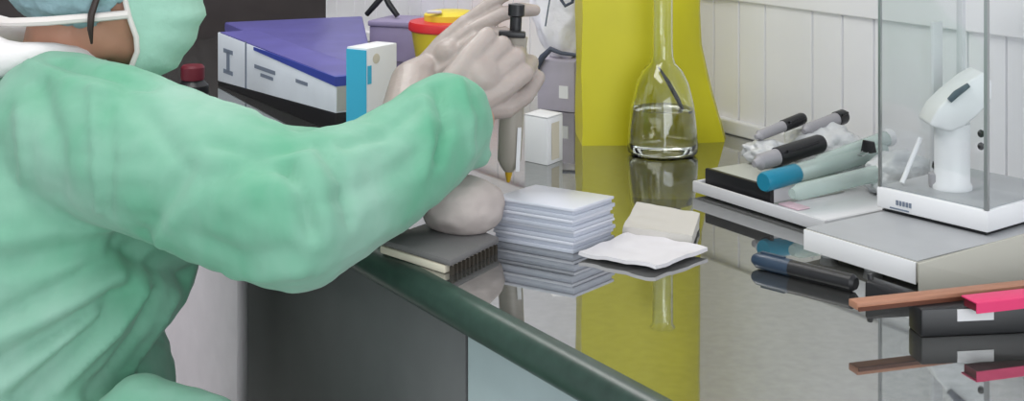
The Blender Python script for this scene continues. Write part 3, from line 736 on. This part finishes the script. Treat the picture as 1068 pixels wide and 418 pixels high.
# marker pens
def marker(p0, p1, r, cap_m, body_m, label, capfrac=0.5):
    p0 = Vector(p0); p1 = Vector(p1); D = (p1-p0); Lm = D.length; RM_ = align(D).to_4x4()
    t_ = thing('marker_pen', label, 'pen', p0, 0, 'marker pens on the tray')
    MB().lathe([(0, 0), (r*0.35, 0), (r*0.5, Lm*0.05), (r*0.85, Lm*0.08), (r*0.9, Lm*(1-capfrac)), (0, Lm*(1-capfrac))], 20, RM_).build('barrel', body_m, t_)
    MB().lathe([(0, Lm*(1-capfrac)-0.001), (r, Lm*(1-capfrac)-0.001), (r, Lm*0.96), (r*0.85, Lm), (0, Lm)], 20, RM_).build('cap', cap_m, t_)
    MB().box(RM_ @ Vector((0, -r*1.12, Lm*(1-capfrac*0.55))), (0.003, 0.003, Lm*capfrac*0.7), rot=align(D)).build('clip', cap_m, t_)
marker(at(786, 171, 1.80), at(857, 149, 1.86), 0.0125, M_black, M_grey, 'thick black-capped marker lying lowest across the grey notebook', 0.66)
marker(at(788, 143, 1.88), at(838, 123, 1.93), 0.0085, M_black, M_grey, 'grey marker with short black cap on the wrapper behind the notebook', 0.42)
marker(at(838, 137, 1.90), at(881, 121, 1.95), 0.0105, M_black, M_grey, 'grey marker with only its tip black, nearest the balance case', 0.20)
# bundle of clear tubes with teal end
P0 = at(796, 190, 1.74); P1 = at(830, 181, 1.775); P2 = at(922, 156, 1.88); D = (P2-P0)
tb = thing('pipette_sleeve', 'clear plastic pipette sleeve with teal end lying across the tray', 'pipette sleeve', P0)
R2 = align(D).to_4x4(); L5 = D.length; lt = (P1-P0).length
MB().lathe([(0, 0), (0.011, 0), (0.0125, 0.003), (0.0125, lt), (0.010, lt+0.004), (0, lt+0.004)], 24, R2).build('cap', M_teal, tb)
MB().lathe([(0, lt+0.001), (0.0118, lt+0.001), (0.0125, lt+0.02), (0.0125, L5*0.9), (0.008, L5), (0, L5)], 24, R2).build('sleeve', M_tubec, tb)
MB().lathe([(0, lt+0.01), (0.004, lt+0.01), (0.004, L5*0.95), (0, L5*0.95)], 12, R2).build('rod', M_white, tb)
for k, (p, q2, r, lab) in enumerate(((at(826, 202, 1.71), at(925, 178, 1.80), 0.0105, 'clear plastic tube lying lowest at the front of the tray'),
                                   (at(850, 172, 1.80), at(928, 143, 1.90), 0.0105, 'clear plastic tube lying behind the teal-ended sleeve'))):
    D2 = q2-p; R3 = align(D2).to_4x4(); t_ = thing('plastic_tube', lab, 'tube', p, 0, 'clear tubes on the tray')
    MB().lathe([(0, 0), (r*0.6, 0.0), (r, 0.012), (r, D2.length*0.94), (0, D2.length*0.94)], 20, R3).build('barrel', M_tubec, t_)
    MB().lathe([(0, D2.length*0.93), (r*1.12, D2.length*0.93), (r*1.12, D2.length), (0, D2.length)], 20, R3).build('stopper', M_offwhite, t_)
bc = at(906, 153, 1.83)
ck = thing('binder_clip', 'small black binder clip on the tubes beside the glass balance case', 'clip', bc, ang(d))
MB().hull([(-0.009, -0.006, -0.007), (0.009, -0.006, -0.007), (-0.009, 0.006, -0.007), (0.009, 0.006, -0.007), (-0.009, -0.002, 0.008), (0.009, -0.002, 0.008), (-0.009, 0.002, 0.008), (0.009, 0.002, 0.008)], bevel=0.001).build('clamp', M_black, ck)
MB().tube([(-0.005, -0.006, -0.006), (-0.004, -0.016, -0.010), (0.004, -0.016, -0.010), (0.005, -0.006, -0.006)], 0.0008, 6).build('wire', M_steel, ck)
pk = on(806, 205, BENCH+0.03)
# pale pink slip
o = MB().box((0, 0, 0.001), (0.035, 0.02, 0.002), bevel=0.0005).build('paper_slip', mat('pale_pink', rgb(226, 196, 206), 0.6))
o.location = tl(0.155, 0.035, 0.0125); o.rotation_euler = (0, 0, ang(d)); tag(o, 'small pale pink paper slip on the tray under the teal end', 'slip')

# ------------------------------------------------------------------ balance on its slab
C0 = on(957, 304); A0 = on(838, 266); e1 = (A0-C0).normalized(); e2 = Vector((e1.y, -e1.x, 0)); SL = (A0-C0).length; SD = 0.36; ST = 0.030
sl = thing('balance_slab', 'low white and grey slab on feet carrying the glass balance case', 'slab', C0, ang(e2))
# local x = e2 (to the right and back), local y = e1 (along the bench)
MB().box((SD/2, SL/2, 0.019), (SD, SL, 0.022), bevel=0.002).build('slab_body', M_beige, sl)
MB().box((-0.0006, SL/2, 0.0185), (0.0015, SL-0.003, 0.023), bevel=0.0005).build('front_panel', M_white, sl)
MB().box((SD/2, SL/2, 0.0305), (SD-0.004, SL-0.004, 0.001)).build('top_sheet', M_greytop, sl, smooth=False)
for x, y in ((0.02, SL*0.48), (SD-0.02, 0.02), (SD-0.02, SL-0.02), (0.02, SL-0.02), (0.05, 0.02)):
    MB().lathe([(0, 0), (0.009, 0), (0.011, 0.009), (0, 0.009)], 16, Matrix.Translation((x, y, 0))).build('foot', M_offwhite if x < 0.03 else M_black, sl)
ZS = BENCH+0.0312
K = on(1030, 247, ZS); Lf = on(914, 219, ZS); f1 = (Lf-K).normalized(); f2 = Vector((f1.y, -f1.x, 0)); BL = (Lf-K).length; BD = 0.17
bal = thing('analytical_balance', 'white analytical balance with tall glass draught case on the grey slab', 'balance', K, ang(f2))
HB = 0.028
MB().box((BD/2, BL/2, HB/2+0.002), (BD, BL, HB-0.004), bevel=0.002).build('base', M_white, bal)
MB().box((BD/2, BL/2, 0.001), (BD-0.01, BL-0.01, 0.002)).build('underside', M_black, bal, smooth=False)
MB().box((BD/2, BL/2, HB+0.0008), (BD-0.01, BL-0.01, 0.0016)).build('floor_plate', M_greytop, bal, smooth=False)
mb = MB()
for k in range(5): mb.box((-0.0005, BL*0.80-k*0.0045, HB*0.52), (0.001, 0.0028, 0.0055))
mb.box((-0.0005, BL*0.78, HB*0.26), (0.001, 0.026, 0.0015))
mb.build('badge', M_ink, bal, smooth=False)
HG = 0.27
MB().box((0.0035, BL/2, HB+HG/2), (0.002, BL-0.006, HG)).build('front_pane', M_pane, bal, smooth=False)
MB().box((BD/2, 0.0035, HB+HG/2), (BD-0.012, 0.002, HG)).build('side_pane', M_pane, bal, smooth=False)
MB().box((BD/2, BL-0.0035, HB+HG/2), (BD-0.012, 0.002, HG)).build('side_pane', M_pane, bal, smooth=False)
for x, y, r in ((0.003, 0.003, 0.0022), (0.003, BL-0.003, 0.0016), (BD-0.004, BL-0.004, 0.004), (BD-0.004, 0.004, 0.004)):
    MB().box((x, y, HB+HG/2), (2*r, 2*r, HG)).build('post', M_steel if r < 0.003 else M_offwhite, bal, smooth=False)
MB().box((BD/2, BL/2, HB+HG+0.005), (BD, BL, 0.010), bevel=0.002).build('roof', M_white, bal)
for zz in (0.083, 0.069): MB().ball((0.006, 0.012, HB+zz), (0.004, 0.004, 0.0045), sub=2).build('catch', M_black, bal)
MB().box((BD*0.6, BL-0.012, HB+HG*0.35), (0.02, 0.006, HG*0.7), bevel=0.002).build('slide_rail', M_offwhite, bal)
# display head inside the case, tilted face
def bl(x, y, z): p = K+f2*x+f1*y; return Vector((p.x, p.y, ZS+z))
cb = bl(0.085, 0.062, HB+0.0016); hp = cb
ds = thing('display_head', 'white tilted head on a round column behind the balance glass', 'display', cb, 0)
Yd = cb.y
hz = lambda py: CAMZ-(py-HORIZON)*Yd/FPX-cb.z
hx = lambda px: (px-W/2)*Yd/FPX-cb.x
cx = hx(993)
MB().lathe([(0, 0), (0.023, 0), (0.023, 0.004), (0.0205, 0.008), (0.0205, hz(128)), (0, hz(126))], 28, Matrix.Translation((cx, 0, 0))).build('column', M_white, ds)
pf = [(963, 127), (972, 110), (986, 96), (1006, 80), (1020, 72), (1028, 82), (1028, 100), (1014, 116), (1000, 128), (985, 134)]
t = bmesh.new()
a = [t.verts.new((hx(x), -0.024, hz(y))) for x, y in pf]; b2 = [t.verts.new((hx(x), 0.028, hz(y))) for x, y in pf]
t.faces.new(a); t.faces.new(b2[::-1])
for i in range(len(pf)): t.faces.new((a[i], b2[i], b2[(i+1) % len(pf)], a[(i+1) % len(pf)]))
bmesh.ops.recalc_face_normals(t, faces=t.faces[:])
bmesh.ops.bevel(t, geom=t.edges[:], offset=0.004, segments=3, affect='EDGES', profile=0.5)
mb = MB(); mb._add(t); mb.build('head', M_white, ds)
MB().tube([(hx(983), -0.025, hz(101)), (hx(990), -0.0255, hz(94)), (hx(1003), -0.025, hz(85))], [0.0035, 0.0042, 0.003], 10, flat=1.0).build('slot', M_inkd, ds)
# small knob weight and leaning white strip in the case
kn = bl(0.05, 0.098, HB+0.0016)
o = thing('calibration_weight', 'small dark knobbed weight inside the balance case, left of the column', 'weight', kn)
MB().lathe([(0, 0), (0.010, 0), (0.011, 0.003), (0.011, 0.016), (0.005, 0.019), (0, 0.019)], 24).build('weight_body', M_grey, o)
MB().lathe([(0, 0.0185), (0.004, 0.0185), (0.007, 0.023), (0.006, 0.029), (0, 0.031)], 24).build('knob', M_charcoal, o)
s0 = bl(0.022, 0.128, HB+0.0016); s1 = bl(0.05, 0.122, HB+0.055)
o = MB().tube([Vector((0, 0, 0.003)), s1-s0], 0.003, 8).build('spatula', M_white); o.location = s0
tag(o, 'thin white spatula leaning inside the left end of the balance case', 'spatula')

# white ledge and ruler at right, behind the balance
r0 = Vector((0.620, 1.66, BENCH+0.031)); r1 = r0+Vector((0.018, 0.01, 0.085))
o = MB().tube([(0, 0, 0.002), r1-r0], 0.004, 8).build('stirring_rod', M_white); o.location = r0
tag(o, 'slanting white stirring rod at the right, outside the balance case', 'rod')

# ------------------------------------------------------------------ foreground right
# dark pen
p0 = on(786, 270, BENCH+0.009); p1 = on(893, 296, BENCH+0.009); D = p1-p0; R4 = align(D).to_4x4(); L6 = D.length
hp = thing('highlighter', 'dark blue and black highlighter lying on the bare worktop before the slab', 'pen', (p0.x, p0.y, BENCH+0.0092))
MB().lathe([(0, 0), (0.005, 0), (0.0085, 0.006), (0.009, 0.02), (0.009, L6*0.38), (0, L6*0.38)], 20, R4).build('cap', M_navy, hp)
MB().lathe([(0, L6*0.375), (0.0088, L6*0.375), (0.0088, L6*0.97), (0.006, L6), (0, L6)], 20, R4).build('barrel', M_black, hp)
MB().box(R4 @ Vector((0, 0.0, L6*0.2)) + Vector((0, 0, 0.0093)), (0.004, 0.03, 0.002), rz=ang(D)-math.pi/2).build('clip', M_navy, hp)
# black binder
B0 = on(961, 352); B1 = on(1068, 347); d = (B1-B0).normalized()
bn = thing('binder', 'black binder with white spine label at the right edge, under the brown clipboard', 'binder', B0, ang(d))
BW, BDp = 0.26, 0.030
MB().box((BW/2, BDp/2, 0.013), (BW, BDp, 0.026), bevel=0.002).build('cover', M_black, bn)
MB().box((0.053, -0.0006, 0.0195), (0.036, 0.0012, 0.011)).build('label_card', M_offwhite, bn)
# thin wooden strip lying across it
c0 = on(893, 322, BENCH+0.028); c1 = on(1085, 301, BENCH+0.028); d2 = (c1-c0).normalized()
cl = thing('wooden_strip', 'thin brown wooden strip across the black binder, just below the white slab', 'strip', (c0.x, c0.y, BENCH+0.0262), ang(d2))
MB().box((0.125, 0.006, 0.004), (0.25, 0.016, 0.007), bevel=0.0012).build('strip_body', M_wood, cl)
MB().box((0.125, -0.0025, 0.0018), (0.248, 0.002, 0.0035)).build('lower_edge', mat('dark_brown', rgb(92, 52, 36), 0.5), cl, smooth=False)
g0 = on(1018, 326, BENCH+0.0275)
pk = thing('pink_notebook', 'bright pink notebook lying on the black binder at the right edge', 'notebook', (g0.x, g0.y, BENCH+0.0264), ang(d2))
MB().box((0.09, 0.011, 0.005), (0.176, 0.020, 0.008)).build('pages', M_darkred, pk, smooth=False)
MB().box((0.09, 0.011, 0.0097), (0.18, 0.024, 0.0016), bevel=0.0005).box((0.09, -0.0007, 0.0052), (0.18, 0.0014, 0.0096)).build('cover', M_pink, pk)
# beige folder leaning on the slab's right face
f0 = on(960, 308); f1_ = on(1085, 303); vv = f1_-f0; Lq = vv.length; dq = vv.normalized()
fo = thing('card_folder', 'plain beige card folder standing against the right face of the balance slab', 'folder', f0, ang(dq))
MB().hull([(0, 0, 0), (Lq, 0, 0), (0, 0.006, 0), (Lq, 0.006, 0), (0, 0.004, 0.031), (0, 0.008, 0.031), (Lq, 0.012, 0.058), (Lq, 0.016, 0.058)], bevel=0.0008).build('cover', M_beige, fo)
# black wedge added in place of the shade under the slab's near edge
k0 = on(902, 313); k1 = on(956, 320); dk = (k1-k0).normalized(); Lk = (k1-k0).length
ad = thing('shade_filler', 'small black wedge standing in for the shade below the white slab corner', 'filler', k0, ang(dk))
MB().hull([(0, 0, 0), (Lk, 0, 0), (Lk, 0.02, 0), (0, 0.02, 0), (0, 0.002, 0.020), (0.004, 0.018, 0.020), (Lk, 0.002, 0.010), (Lk, 0.018, 0.010)], bevel=0.0015).build('wedge_body', M_black, ad)
MB().tube([(0.004, 0.01, 0.018), (0.003, 0.011, 0.024)], 0.003, 8).build('wedge_stub', M_black, ad)
